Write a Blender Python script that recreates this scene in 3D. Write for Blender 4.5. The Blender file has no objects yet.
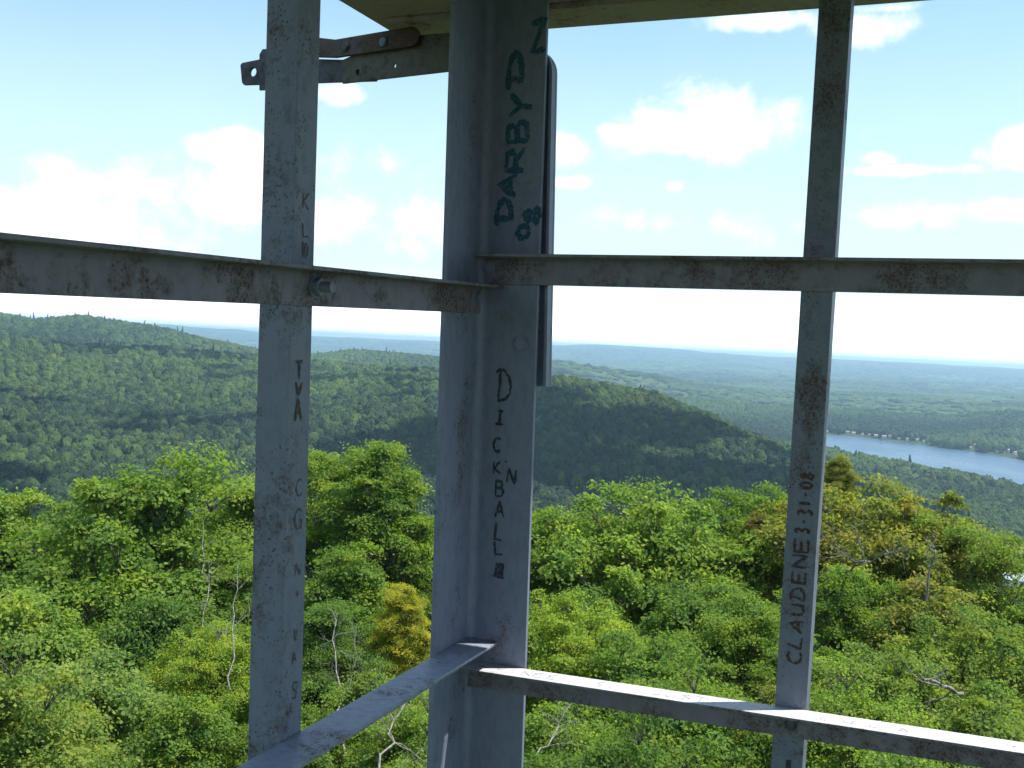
import bpy, bmesh, math, random
import numpy as np
from mathutils import Vector, Matrix
R_ = math.radians
sc = bpy.context.scene
COL = sc.collection

# ------------------------------------------------------------------ camera, sky, sun, exposure
EYE = 18.0
F, PITCH, ROLL = 1061.3, R_(2.0736), R_(2.6699)
fw = np.array([0, math.cos(PITCH), -math.sin(PITCH)]); rt = np.array([1.0, 0, 0]); up = np.cross(rt, fw)
cr = math.cos(ROLL)*rt + math.sin(ROLL)*up; cu = -math.sin(ROLL)*rt + math.cos(ROLL)*up
cam = bpy.data.objects.new('camera', bpy.data.cameras.new('camera')); COL.objects.link(cam)
M = Matrix((cr.tolist(), cu.tolist(), (-fw).tolist())).transposed().to_4x4(); M.translation = (0, 0, EYE)
cam.matrix_world = M
cam.data.sensor_width = 36; cam.data.lens = F/1024*36
cam.data.clip_start = 0.05; cam.data.clip_end = 90000
sc.camera = cam

def azel(px, py):
    v = fw + (px-512)/F*cr - (py-384)/F*cu
    return math.atan2(v[0], v[1]), math.atan2(v[2], math.hypot(v[0], v[1]))

SUN_AZ, SUN_EL = R_(84), R_(66)
sc.view_settings.view_transform = 'Standard'; sc.view_settings.look = 'None'
sc.view_settings.exposure = 0.85; sc.view_settings.gamma = 1
world = bpy.data.worlds.new("World"); sc.world = world; world.use_nodes = True
sun = bpy.data.objects.new('sun', bpy.data.lights.new('sun', 'SUN')); COL.objects.link(sun)
sun.data.energy = 5.0; sun.data.angle = R_(0.5); sun.data.color = (1, 0.95, 0.87)
sv = Vector((math.sin(SUN_AZ)*math.cos(SUN_EL), math.cos(SUN_AZ)*math.cos(SUN_EL), math.sin(SUN_EL)))
sun.rotation_euler = sv.to_track_quat('Z', 'Y').to_euler()

class NT:
    """small node helper"""
    def __init__(s, tree): s.t = tree; tree.nodes.clear()
    def n(s, typ, **k):
        d = s.t.nodes.new(typ)
        for a, b in k.items(): setattr(d, a, b)
        return d
    def l(s, a, b): s.t.links.new(a, b)
    def m(s, op, a, b=None, c=None, clamp=False):
        d = s.t.nodes.new('ShaderNodeMath'); d.operation = op; d.use_clamp = clamp
        for i, v in enumerate((a, b, c)):
            if v is None: continue
            if isinstance(v, (int, float)): d.inputs[i].default_value = v
            else: s.t.links.new(v, d.inputs[i])
        return d.outputs[0]
    def noise(s, vec, scale, detail=3, rough=0.55, dist=0.0):
        d = s.t.nodes.new('ShaderNodeTexNoise'); s.t.links.new(vec, d.inputs['Vector'])
        d.inputs['Scale'].default_value = scale; d.inputs['Detail'].default_value = detail
        d.inputs['Roughness'].default_value = rough; d.inputs['Distortion'].default_value = dist
        return d.outputs[0]
    def mapr(s, v, a, b, c=0.0, d=1.0):
        q = s.t.nodes.new('ShaderNodeMapRange'); q.interpolation_type = 'SMOOTHSTEP'
        s.t.links.new(v, q.inputs[0])
        for i, w in enumerate((a, b, c, d)): q.inputs[i+1].default_value = w
        return q.outputs[0]
    def mix(s, f, a, b):
        q = s.t.nodes.new('ShaderNodeMix'); q.data_type = 'RGBA'
        for sock, v in ((q.inputs[0], f), (q.inputs[6], a), (q.inputs[7], b)):
            if isinstance(v, (int, float)): sock.default_value = v
            elif isinstance(v, tuple): sock.default_value = (*v, 1) if len(v) == 3 else v
            else: s.t.links.new(v, sock)
        return q.outputs[2]

def build_world():
    g = NT(world.node_tree)
    tc = g.n('ShaderNodeTexCoord').outputs['Generated']
    sky = g.n('ShaderNodeTexSky', sky_type='NISHITA', sun_disc=False, sun_elevation=SUN_EL, sun_rotation=SUN_AZ)
    sky.air_density = 1.0; sky.dust_density = 1.2; sky.ozone_density = 1.2; sky.altitude = 500
    sep = g.n('ShaderNodeSeparateXYZ'); g.l(tc, sep.inputs[0])
    az = g.m('ARCTAN2', sep.outputs[0], sep.outputs[1]); el = g.m('ARCSINE', sep.outputs[2])
    n1 = g.noise(tc, 14, 6, 0.62, 0.3); n2 = g.noise(tc, 5, 4, 0.55); n3 = g.noise(tc, 40, 4, 0.6)
    wob = g.m('ADD', g.m('MULTIPLY', g.m('SUBTRACT', n1, 0.5), 3.0), g.m('MULTIPLY', g.m('SUBTRACT', n3, 0.5), 1.3))
    # px, py, rx, ry, density
    C = [(40,200,95,34,1.2),(150,198,90,30,1.1),(240,152,70,20,1.1),(230,205,110,40,1.2),(60,232,150,30,1.1),(375,165,62,20,1.0),
         (390,215,120,40,.75),(722,126,80,26,1.35),(785,112,26,15,1.1),(655,138,26,16,1.0),(613,131,17,9,1.0),(677,186,18,10,.9),
         (778,22,55,10,1.0),(870,28,62,14,1.15),(885,8,60,8,.7),(1022,150,32,17,1.2),(930,170,90,7,.75),(880,158,24,8,.7),
         (340,94,22,10,1.0),(700,222,180,26,.62),(560,150,26,20,.8),(895,215,90,20,.6),(1010,210,40,12,.8),(570,182,22,8,.8)]
    tot = None
    for px, py, rx, ry, s in C:
        a0, e0 = azel(px, py)
        u = g.m('MULTIPLY', g.m('SUBTRACT', az, a0), F/rx); v = g.m('MULTIPLY', g.m('SUBTRACT', el, e0), F/ry)
        d = g.m('ADD', g.m('MULTIPLY', u, u), g.m('MULTIPLY', v, v))
        w = g.m('SUBTRACT', s, g.m('SQRT', d))
        tot = w if tot is None else g.m('SMOOTH_MAX', tot, w, 0.25)
    # other small clouds all round the sky, away from the view too
    aw = g.m('ABSOLUTE', az)
    far = g.m('SUBTRACT', g.m('MULTIPLY', g.mapr(aw, .62, .9), g.m('MULTIPLY', n2, 4.2)), 2.55)
    tot = g.m('MAXIMUM', tot, far)
    dens = g.mapr(g.m('ADD', tot, g.m('MULTIPLY', wob, .85)), -0.2, 0.98)
    # thin milky veil toward the horizon
    veil = g.mapr(el, 0.03, 0.37, 0.88, 0.14)
    veil = g.m('MULTIPLY', veil, g.m('ADD', 0.75, g.m('MULTIPLY', n2, 0.5)), clamp=True)
    skyc = g.n('ShaderNodeVectorMath', operation='SCALE'); g.l(sky.outputs[0], skyc.inputs[0]); skyc.inputs['Scale'].default_value = 0.10
    tint = g.n('ShaderNodeVectorMath', operation='MULTIPLY'); g.l(skyc.outputs[0], tint.inputs[0]); tint.inputs[1].default_value = (.92, 1.17, 1.15)
    low = g.mix(g.mapr(el, .0, .075), (1.6, 1.6, 1.6), (.52, .66, .74))
    c1 = g.mix(veil, tint.outputs[0], low)
    shade = g.mapr(g.m('ADD', g.m('MULTIPLY', n1, .6), g.m('MULTIPLY', n2, .4)), .36, .54)
    cc = g.mix(shade, (.43, .51, .60), (.90, .90, .88))
    c2 = g.mix(dens, c1, cc)
    bg = g.n('ShaderNodeBackground'); g.l(c2, bg.inputs[0]); bg.inputs[1].default_value = 1.0
    out = g.n('ShaderNodeOutputWorld'); g.l(bg.outputs[0], out.inputs[0])
build_world()

# ------------------------------------------------------------------ object helpers
def tag(o, label=None, cat=None, group=None, kind=None):
    if label: o['label'] = label
    if cat: o['category'] = cat
    if group: o['group'] = group
    if kind: o['kind'] = kind
    return o
def empty(name, loc=(0, 0, 0)):
    o = bpy.data.objects.new(name, None); o.location = loc; o.empty_display_size = .2; COL.objects.link(o); return o
def link(name, me, parent=None):
    o = bpy.data.objects.new(name, me); COL.objects.link(o)
    if parent: o.parent = parent
    return o
def npmesh(name, V, Fc, mat=None, smooth=False):
    """V (n,3), Fc (m,k)"""
    V = np.asarray(V, np.float32); Fc = np.asarray(Fc, np.int32); me = bpy.data.meshes.new(name)
    m, k = Fc.shape
    me.vertices.add(len(V)); me.vertices.foreach_set('co', V.ravel())
    me.loops.add(m*k); me.loops.foreach_set('vertex_index', Fc.ravel())
    me.polygons.add(m); me.polygons.foreach_set('loop_start', np.arange(0, m*k, k, dtype=np.int32))
    if smooth: me.polygons.foreach_set('use_smooth', np.ones(m, bool))
    me.update(calc_edges=True)
    if mat: me.materials.append(mat)
    return me

def newmat(name):
    m = bpy.data.materials.new(name); m.use_nodes = True; return m, NT(m.node_tree)
def principled(g, col, rough=.6, metal=0.0, bump=None, bstr=.2, bdist=.01, spec=.35):
    p = g.n('ShaderNodeBsdfPrincipled'); o = g.n('ShaderNodeOutputMaterial'); g.l(p.outputs[0], o.inputs[0])
    if isinstance(col, tuple): p.inputs['Base Color'].default_value = (*col, 1)
    else: g.l(col, p.inputs['Base Color'])
    if isinstance(rough, (int, float)): p.inputs['Roughness'].default_value = rough
    else: g.l(rough, p.inputs['Roughness'])
    p.inputs['Metallic'].default_value = metal; p.inputs['Specular IOR Level'].default_value = spec
    if bump is not None:
        b = g.n('ShaderNodeBump'); b.inputs['Strength'].default_value = bstr; b.inputs['Distance'].default_value = bdist
        g.l(bump, b.inputs['Height']); g.l(b.outputs[0], p.inputs['Normal'])
    return p

def metal_mat(name, base, rust_amt, speck=.5, rustcol=(.050, .022, .014), where=None):
    m, g = newmat(name)
    tc = g.n('ShaderNodeTexCoord').outputs['Object']
    mp = g.n('ShaderNodeMapping'); g.l(tc, mp.inputs[0]); mp.inputs['Scale'].default_value = (1, 1, .45)
    big = g.noise(tc, 9, 4, .6); fine = g.noise(tc, 190, 4, .7); mid = g.noise(tc, 60, 5, .65, .4); streak = g.noise(mp.outputs[0], 70, 4, .6)
    # rust blotches: eroded by fine noise, gathered in patches
    bias = None
    if where:
        sp = g.n('ShaderNodeSeparateXYZ'); g.l(tc, sp.inputs[0])
        if where == 'left': bias = g.m('MULTIPLY', g.mapr(g.m('ABSOLUTE', g.m('SUBTRACT', sp.outputs[1], .588)), .030, .0), .11)
        if where == 'right': bias = g.m('MULTIPLY', g.m('MULTIPLY', g.mapr(g.m('ABSOLUTE', g.m('SUBTRACT', sp.outputs[0], .588)), .024, .004), g.mapr(sp.outputs[2], -.34, -.12)), .12)
        if where == 'corner': bias = g.m('MULTIPLY', g.mapr(g.m('ABSOLUTE', g.m('SUBTRACT', sp.outputs[1], .055)), .030, .0), .13)
        # a little more near the rails
        for zc in (.14, -.575):
            bias = g.m('ADD', bias, g.m('MULTIPLY', g.mapr(g.m('ABSOLUTE', g.m('SUBTRACT', sp.outputs[2], zc)), .07, .0), .05))
        big = g.m('ADD', big, bias)
    a = g.m('ADD', g.m('MULTIPLY', big, .9), g.m('ADD', g.m('MULTIPLY', mid, .75), g.m('MULTIPLY', fine, .4)))
    blot = g.m('MULTIPLY', g.mapr(a, 1.08-rust_amt, 1.36-rust_amt, 0, .88), g.mapr(fine, .42, .60, .12, 1))
    vor = g.n('ShaderNodeTexVoronoi'); g.l(tc, vor.inputs['Vector']); vor.inputs['Scale'].default_value = 165
    pit = g.m('MULTIPLY', g.mapr(g.m('ADD', vor.outputs['Distance'], g.m('MULTIPLY', g.m('SUBTRACT', mid, .5), .9)), .28, .10, 0, .8), g.mapr(g.m('ADD', big, g.m('MULTIPLY', mid, .5)), 1.0-speck*.5, 1.12-speck*.5))
    rust = g.m('MAXIMUM', blot, pit)
    worn = g.mapr(streak, .42, .66)
    c = g.mix(g.m('MULTIPLY', worn, .5), base, tuple(v*.68 for v in base))
    c = g.mix(g.mapr(fine, .50, .78, 0, .35), c, tuple(min(1, v*1.35) for v in base))
    c = g.mix(g.m('MULTIPLY', g.mapr(a, 1.02-rust_amt, 1.24-rust_amt), .55), c, (base[0]*.62, base[1]*.5, base[2]*.4))
    rc = g.mix(mid, tuple(v*.4 for v in rustcol), tuple(v*1.7 for v in rustcol))
    c = g.mix(rust, c, rc)
    rough = g.m('ADD', .48, g.m('MULTIPLY', rust, .4))
    h = g.m('SUBTRACT', g.m('MULTIPLY', fine, .5), rust)
    principled(g, c, rough, 0, h, .55, .0012)
    return m

# ------------------------------------------------------------------ terrain
def yh(x): return 345.6+.0466*(x-512)
# column px -> list of (distance, value); plain value = pixel depression under the horizon, ('z', v) = height
cols = {
 -500: [(300,'z-100'),(600,'z-90'),(1000,'z-40'),(1700,'z30'),(2600,'z70'),(3500,'z20'),(6000,'z-120'),(10500,'z-110'),(14500,'z50'),(19000,'z-30')],
 0:   [(300,'z-98'),(500,'z-104'),(700,'z-92'),(900,'z-80'),(1200,'z-58'),(1450,'z-32'),(1700,'z-14'),(2050,'z-26'),(2600,'z33'),(3300,'z-10'),(6000,'z-120'),(10500,'z-110'),(14500,'z73'),(19000,'z-30')],
 30:  [(300,'z-98'),(500,'z-104'),(700,'z-92'),(900,'z-80'),(1200,'z-58'),(1450,'z-32'),(1700,'z-14'),(2050,'z-26'),(2600,'z25'),(3300,'z-10'),(6000,'z-120'),(10500,'z-110'),(14500,'z73'),(19000,'z-30')],
 80:  [(300,'z-98'),(500,'z-104'),(700,'z-92'),(900,'z-80'),(1200,'z-60'),(1450,'z-36'),(1700,'z-20'),(2050,'z-34'),(2600,'z40'),(3300,'z-10'),(6000,'z-120'),(10500,'z-110'),(14500,'z92'),(19000,'z-30')],
 150: [(300,'z-96'),(500,'z-102'),(700,'z-92'),(900,'z-80'),(1200,'z-62'),(1450,'z-38'),(1650,'z-20'),(2000,'z-42'),(2500,'z26'),(3200,'z-30'),(6000,'z-120'),(10500,'z-110'),(14500,'z104'),(19000,'z-30')],
 220: [(300,'z-96'),(500,'z-102'),(700,'z-90'),(900,'z-78'),(1200,'z-60'),(1450,'z-40'),(1600,'z-30'),(2000,'z-44'),(2400,'z-8'),(3200,'z-60'),(6000,'z-120'),(10500,'z-110'),(14500,'z78'),(19000,'z-30')],
 290: [(300,'z-96'),(500,'z-102'),(700,'z-90'),(900,'z-76'),(1200,'z-56'),(1450,'z-42'),(1650,'z-34'),(2100,'z-60'),(2500,'z-24'),(3200,'z-80'),(6000,'z-130'),(10500,'z-110'),(14500,'z40'),(19000,'z-30')],
 350: [(300,'z-95'),(500,'z-100'),(700,'z-88'),(900,'z-72'),(1200,'z-52'),(1450,'z-42'),(1700,'z-38'),(2200,'z-62'),(2800,'z-16'),(3500,'z-70'),(6000,'z-130'),(10500,'z-110'),(14500,'z40'),(19000,'z-30')],
 430: [(300,'z-94'),(500,'z-98'),(700,'z-86'),(900,'z-70'),(1200,'z-44'),(1450,'z-33'),(1700,'z-45'),(2200,'z-66'),(2800,'z-22'),(3500,'z-60'),(6000,'z-130'),(10500,'z-110'),(14500,'z40'),(19000,'z-30')],
 500: [(300,'z-90'),(500,'z-92'),(700,'z-84'),(950,'z-54'),(1200,'z-27'),(1500,'z-45'),(2000,'z-95'),(3000,'z-90'),(4300,'z-38'),(5500,'z-100'),(7000,'z-130'),(10500,'z-110'),(14500,'z52'),(19000,'z-30')],
 560: [(300,'z-90'),(500,'z-90'),(700,'z-82'),(950,'z-50'),(1200,'z-23'),(1500,'z-60'),(2000,'z-110'),(3000,'z-105'),(4400,'z-36'),(5500,'z-105'),(7000,'z-130'),(10500,'z-110'),(14500,'z74'),(19000,'z-30')],
 600: [(300,'z-90'),(500,'z-92'),(700,'z-84'),(950,'z-54'),(1150,'z-28'),(1500,'z-72'),(2000,'z-118'),(3000,'z-115'),(4500,'z-54'),(5500,'z-115'),(7000,'z-132'),(10500,'z-110'),(14500,'z112'),(19000,'z-30')],
 650: [(300,'z-92'),(500,'z-96'),(700,'z-88'),(950,'z-56'),(1120,'z-33'),(1500,'z-82'),(2000,'z-128'),(3000,'z-125'),(4600,'z-78'),(5500,'z-122'),(7000,'z-134'),(10500,'z-110'),(14500,'z106'),(19000,'z-30')],
 700: [(300,'z-92'),(500,'z-98'),(700,'z-94'),(900,'z-66'),(1050,'z-43'),(1350,'z-88'),(1800,'z-132'),(3000,'z-132'),(4600,'z-112'),(5500,'z-128'),(7000,'z-134'),(10500,'z-110'),(14500,'z76'),(19000,'z-30')],
 760: [(300,'z-94'),(500,'z-102'),(700,'z-98'),(850,'z-78'),(1000,'z-57'),(1300,'z-100'),(1700,'z-136'),(3000,'z-136'),(5000,'z-130'),(7000,'z-136'),(10500,'z-110'),(14500,'z50'),(19000,'z-30')],
 800: [(300,'z-94'),(500,'z-104'),(700,'z-102'),(850,'z-80'),(950,'z-67'),(1250,'z-104'),(1600,'z-138'),(3000,'z-138'),(7000,'z-136'),(10500,'z-110'),(14500,'z48'),(19000,'z-30')],
 860: [(300,'z-95'),(500,'z-108'),(700,'z-104'),(900,'z-80'),(1150,'z-106'),(1500,'z-140'),(3000,'z-140'),(7000,'z-130'),(10500,'z-110'),(14500,'z52'),(19000,'z-30')],
 950: [(300,'z-97'),(500,'z-114'),(700,'z-108'),(850,'z-97'),(1100,'z-118'),(1350,'z-142'),(3000,'z-138'),(4200,'z-120'),(7000,'z-136'),(10500,'z-110'),(14500,'z42'),(19000,'z-30')],
 1024:[(300,'z-98'),(500,'z-120'),(640,'z-122'),(800,'z-110'),(1050,'z-132'),(1300,'z-142'),(2300,'z-136'),(3300,'z-104'),(4500,'z-120'),(7000,'z-136'),(10500,'z-110'),(14500,'z34'),(19000,'z-30')],
 1300:[(300,'z-100'),(500,'z-124'),(800,'z-122'),(1100,'z-140'),(2000,'z-136'),(3300,'z-90'),(4500,'z-110'),(7000,'z-136'),(10500,'z-110'),(14500,'z40'),(19000,'z-30')],
}
near = [(2,0.),(12,0.),(30,-.5),(45,-3.),(70,-14.),(120,-42.),(200,-74.)]
lr_grid = np.linspace(math.log(2), math.log(34000), 260)
cx = sorted(cols); caz = np.array([math.atan((c-512)/F) for c in cx])
tab = []
for c in cx:
    pts = near+[(r, float(s[1:])) for r, s in cols[c]]+[(24000, -120), (34000, -120)]
    tab.append(np.interp(lr_grid, [math.log(p[0]) for p in pts], [p[1] for p in pts]))
tab = np.array(tab)
k = np.array([1, 2, 3, 2, 1.])/9
tab = np.array([np.convolve(np.pad(t, 2, 'edge'), k, 'valid') for t in tab])
def vnoise(x, y, seed=0):
    """smooth value noise, vectorised"""
    xi = np.floor(x).astype(np.int64); yi = np.floor(y).astype(np.int64); fx = x-xi; fy = y-yi
    def h(a, b):
        n = (a*374761393+b*668265263+seed*974711) & 0x7fffffff
        n = ((n ^ (n >> 13))*1274126177) & 0x7fffffff
        return ((n ^ (n >> 16)) & 0xffff)/65535.0
    u = fx*fx*(3-2*fx); v = fy*fy*(3-2*fy)
    return (h(xi, yi)*(1-u)+h(xi+1, yi)*u)*(1-v)+(h(xi, yi+1)*(1-u)+h(xi+1, yi+1)*u)*v
def fbm(x, y, s, o=3):
    t = 0; a = .5
    for i in range(o): t = t+a*(vnoise(x/s, y/s, i+7)-.5); a *= .5; s *= .5
    return t
LAKE_Z = -150.0
def terr(x, y):
    x = np.asarray(x, float); y = np.asarray(y, float)
    r = np.maximum(np.hypot(x, y), 2.0); az = np.arctan2(x, y)
    az = np.clip(az, caz[0], caz[-1])
    fi = np.interp(az, caz, np.arange(len(cx))); i0 = np.clip(np.floor(fi).astype(int), 0, len(cx)-2); f = fi-i0
    f = f*f*(3-2*f)*.5+f*.5
    lr = np.clip((np.log(r)-lr_grid[0])/(lr_grid[1]-lr_grid[0]), 0, len(lr_grid)-1.001); j0 = lr.astype(int); g = lr-j0
    z = (tab[i0, j0]*(1-g)+tab[i0, j0+1]*g)*(1-f)+(tab[i0+1, j0]*(1-g)+tab[i0+1, j0+1]*g)*f
    amp = np.clip((r-250)/700, 0, 1)
    spur = 1-2*np.abs(fbm(x+.4*y, y*.55-.2*x+400, 520, 2)); z = z+amp*(fbm(x, y, 330, 3)*30+(spur-.80)*60*np.clip((2300-r)/700, 0, 1))+np.clip((r-3500)/3000, 0, 1)*fbm(x+999, y, 2600, 3)*60*np.clip((13500-r)/3000, .30, 1)
    z = z-7.5*np.clip((r-450)/200, 0, 1)*np.clip((3400-r)/600, 0, 1)
    # lakes are hollows below the water sheet
    for poly, z0 in LAKES:
        d = lake_d(x, y, poly); w = np.clip((d-20)/260, 0, 1); z = np.where(d < 0, np.minimum(z, z0+np.maximum(d*.15, -8)), np.where(d < 300, z*w+(z0+1.5+d*.05)*(1-w), z))
    return z
def gp(px, py, z):
    """ground point seen at a pixel, on the level z"""
    a, e = azel(px, py); r = (z-EYE)/math.tan(e); return (r*math.sin(a), r*math.cos(a))
def lake_d(x, y, P):
    """signed distance in metres to the shore, negative on the water"""
    x = np.asarray(x, float); y = np.asarray(y, float); d = np.full(x.shape, 1e9); ins = np.zeros(x.shape, bool); n = len(P)
    for i in range(n):
        ax_, ay = P[i]; bx, by = P[(i+1) % n]; ex, ey = bx-ax_, by-ay
        t = np.clip(((x-ax_)*ex+(y-ay)*ey)/(ex*ex+ey*ey), 0, 1)
        d = np.minimum(d, np.hypot(x-ax_-t*ex, y-ay-t*ey))
        c = ((ay > y) != (by > y)) & (x < ex*(y-ay)/(ey if abs(ey) > 1e-9 else 1e-9)+ax_); ins ^= c
    return np.where(ins, -d, d)
def smooth_poly(P, wob, seed):
    P = np.array(P, float); rg = np.random.default_rng(seed)
    for _ in range(3):
        Q = np.roll(P, -1, 0); P = np.stack([P*.75+Q*.25, P*.25+Q*.75], 1).reshape(-1, 2)
    return P+rg.normal(0, wob, P.shape)
def polar(px, py, r):
    a = azel(px, py)[0]; return (r*math.sin(a), r*math.cos(a))
def oval(px, py, z, L, W):
    x, y = gp(px, py, z); return [(x+L*math.cos(t), y+W*math.sin(t)) for t in np.linspace(0, 2*math.pi, 9)[:-1]]
LAKES = [(smooth_poly([polar(800, 436, 2500), polar(840, 438, 2520), polar(900, 440, 2440), polar(945, 444, 2330), polar(980, 450, 2290), polar(1024, 458, 2200), polar(1100, 468, 1880), polar(1200, 480, 1760),
          polar(1260, 500, 1500), polar(1180, 520, 1180), polar(1080, 500, 1370), polar(1024, 484, 1570), polar(950, 468, 1660), polar(880, 455, 1790), polar(835, 444, 1900), polar(795, 440, 2150)], 3, 1), -150.0),
         (smooth_poly(oval(975, 386, -152, 330, 900), 12, 2), -152.0), (smooth_poly(oval(322, 347.5, -138, 270, 1000), 12, 3), -138.0)]

def build_terrain():
    rr = np.exp(np.linspace(math.log(2), math.log(30000), 300)); na = 900
    # finer spokes inside the view
    a1 = np.linspace(-.62, .62, 640); a2 = np.linspace(.62, 2*math.pi-.62, 200)[1:-1]; aa = np.concatenate([a1, a2])
    Rg, Ag = np.meshgrid(rr, aa, indexing='ij')
    X = Rg*np.sin(Ag); Y = Rg*np.cos(Ag); Z = terr(X, Y)
    # the far rim of the sheet outside the view keeps the near slope heights
    V = np.stack([X, Y, Z], -1).reshape(-1, 3); n = len(aa)
    V = np.vstack([V, [[0, 0, 0]]])
    i, j = np.meshgrid(np.arange(len(rr)-1), np.arange(n), indexing='ij'); i = i.ravel(); j = j.ravel(); j2 = (j+1) % n
    Q = np.stack([i*n+j, (i+1)*n+j, (i+1)*n+j2, i*n+j2], -1)[:, ::-1]
    m, g = newmat('forest_floor')
    tc = g.n('ShaderNodeTexCoord').outputs['Object']
    n1 = g.noise(tc, .0011, 5, .6); n2 = g.noise(tc, .012, 5, .7); n3 = g.noise(tc, .00035, 3, .5); n4 = g.noise(tc, 2.5, 4, .6)
    c = g.mix(g.mapr(n2, .35, .65), (.022, .042, .016), (.05, .085, .028))
    c = g.mix(g.mapr(n1, .45, .62, 0, .6), c, (.030, .052, .024))
    c = g.mix(g.mapr(n3, .52, .60, 0, .45), c, (.085, .115, .045))
    c = g.mix(g.mapr(n4, .4, .7, 0, .35), c, (.05, .035, .02))
    principled(g, c, .95, 0, n2, .8, 14, .1)
    me = npmesh('terrain', V, Q, m, True)
    # small cap in the middle
    bm = bmesh.new(); bm.from_mesh(me); bm.verts.ensure_lookup_table(); c0 = bm.verts[len(V)-1]
    for q in range(n): bm.faces.new((bm.verts[q], bm.verts[(q+1) % n], c0)).smooth = True
    bmesh.ops.recalc_face_normals(bm, faces=bm.faces); bm.to_mesh(me); bm.free()
    tag(link('terrain', me), kind='structure')
build_terrain()

def build_lakes():
    m, g = newmat('lake_water')
    tc = g.n('ShaderNodeTexCoord').outputs['Object']
    mp = g.n('ShaderNodeMapping'); g.l(tc, mp.inputs[0]); mp.inputs['Scale'].default_value = (1, .35, 1)
    w = g.noise(mp.outputs[0], .12, 6, .7); w2 = g.noise(mp.outputs[0], .008, 3, .5)
    rough = g.mapr(w2, .35, .65, .26, .40)
    principled(g, (.035, .075, .135), rough, 0, w, .35, 1.2, .5)
    for k, (p, z) in enumerate(LAKES):
        c = p.mean(0); q = p+(p-c)/np.linalg.norm(p-c, axis=1)[:, None]*4; X, Y = q[:, 0], q[:, 1]
        bm = bmesh.new(); bm.faces.new([bm.verts.new((a, b, z)) for a, b in zip(X, Y)])
        me = bpy.data.meshes.new('lake'); bm.to_mesh(me); bm.free(); me.materials.append(m)
        tag(link('lake', me), kind='structure')
build_lakes()

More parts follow.
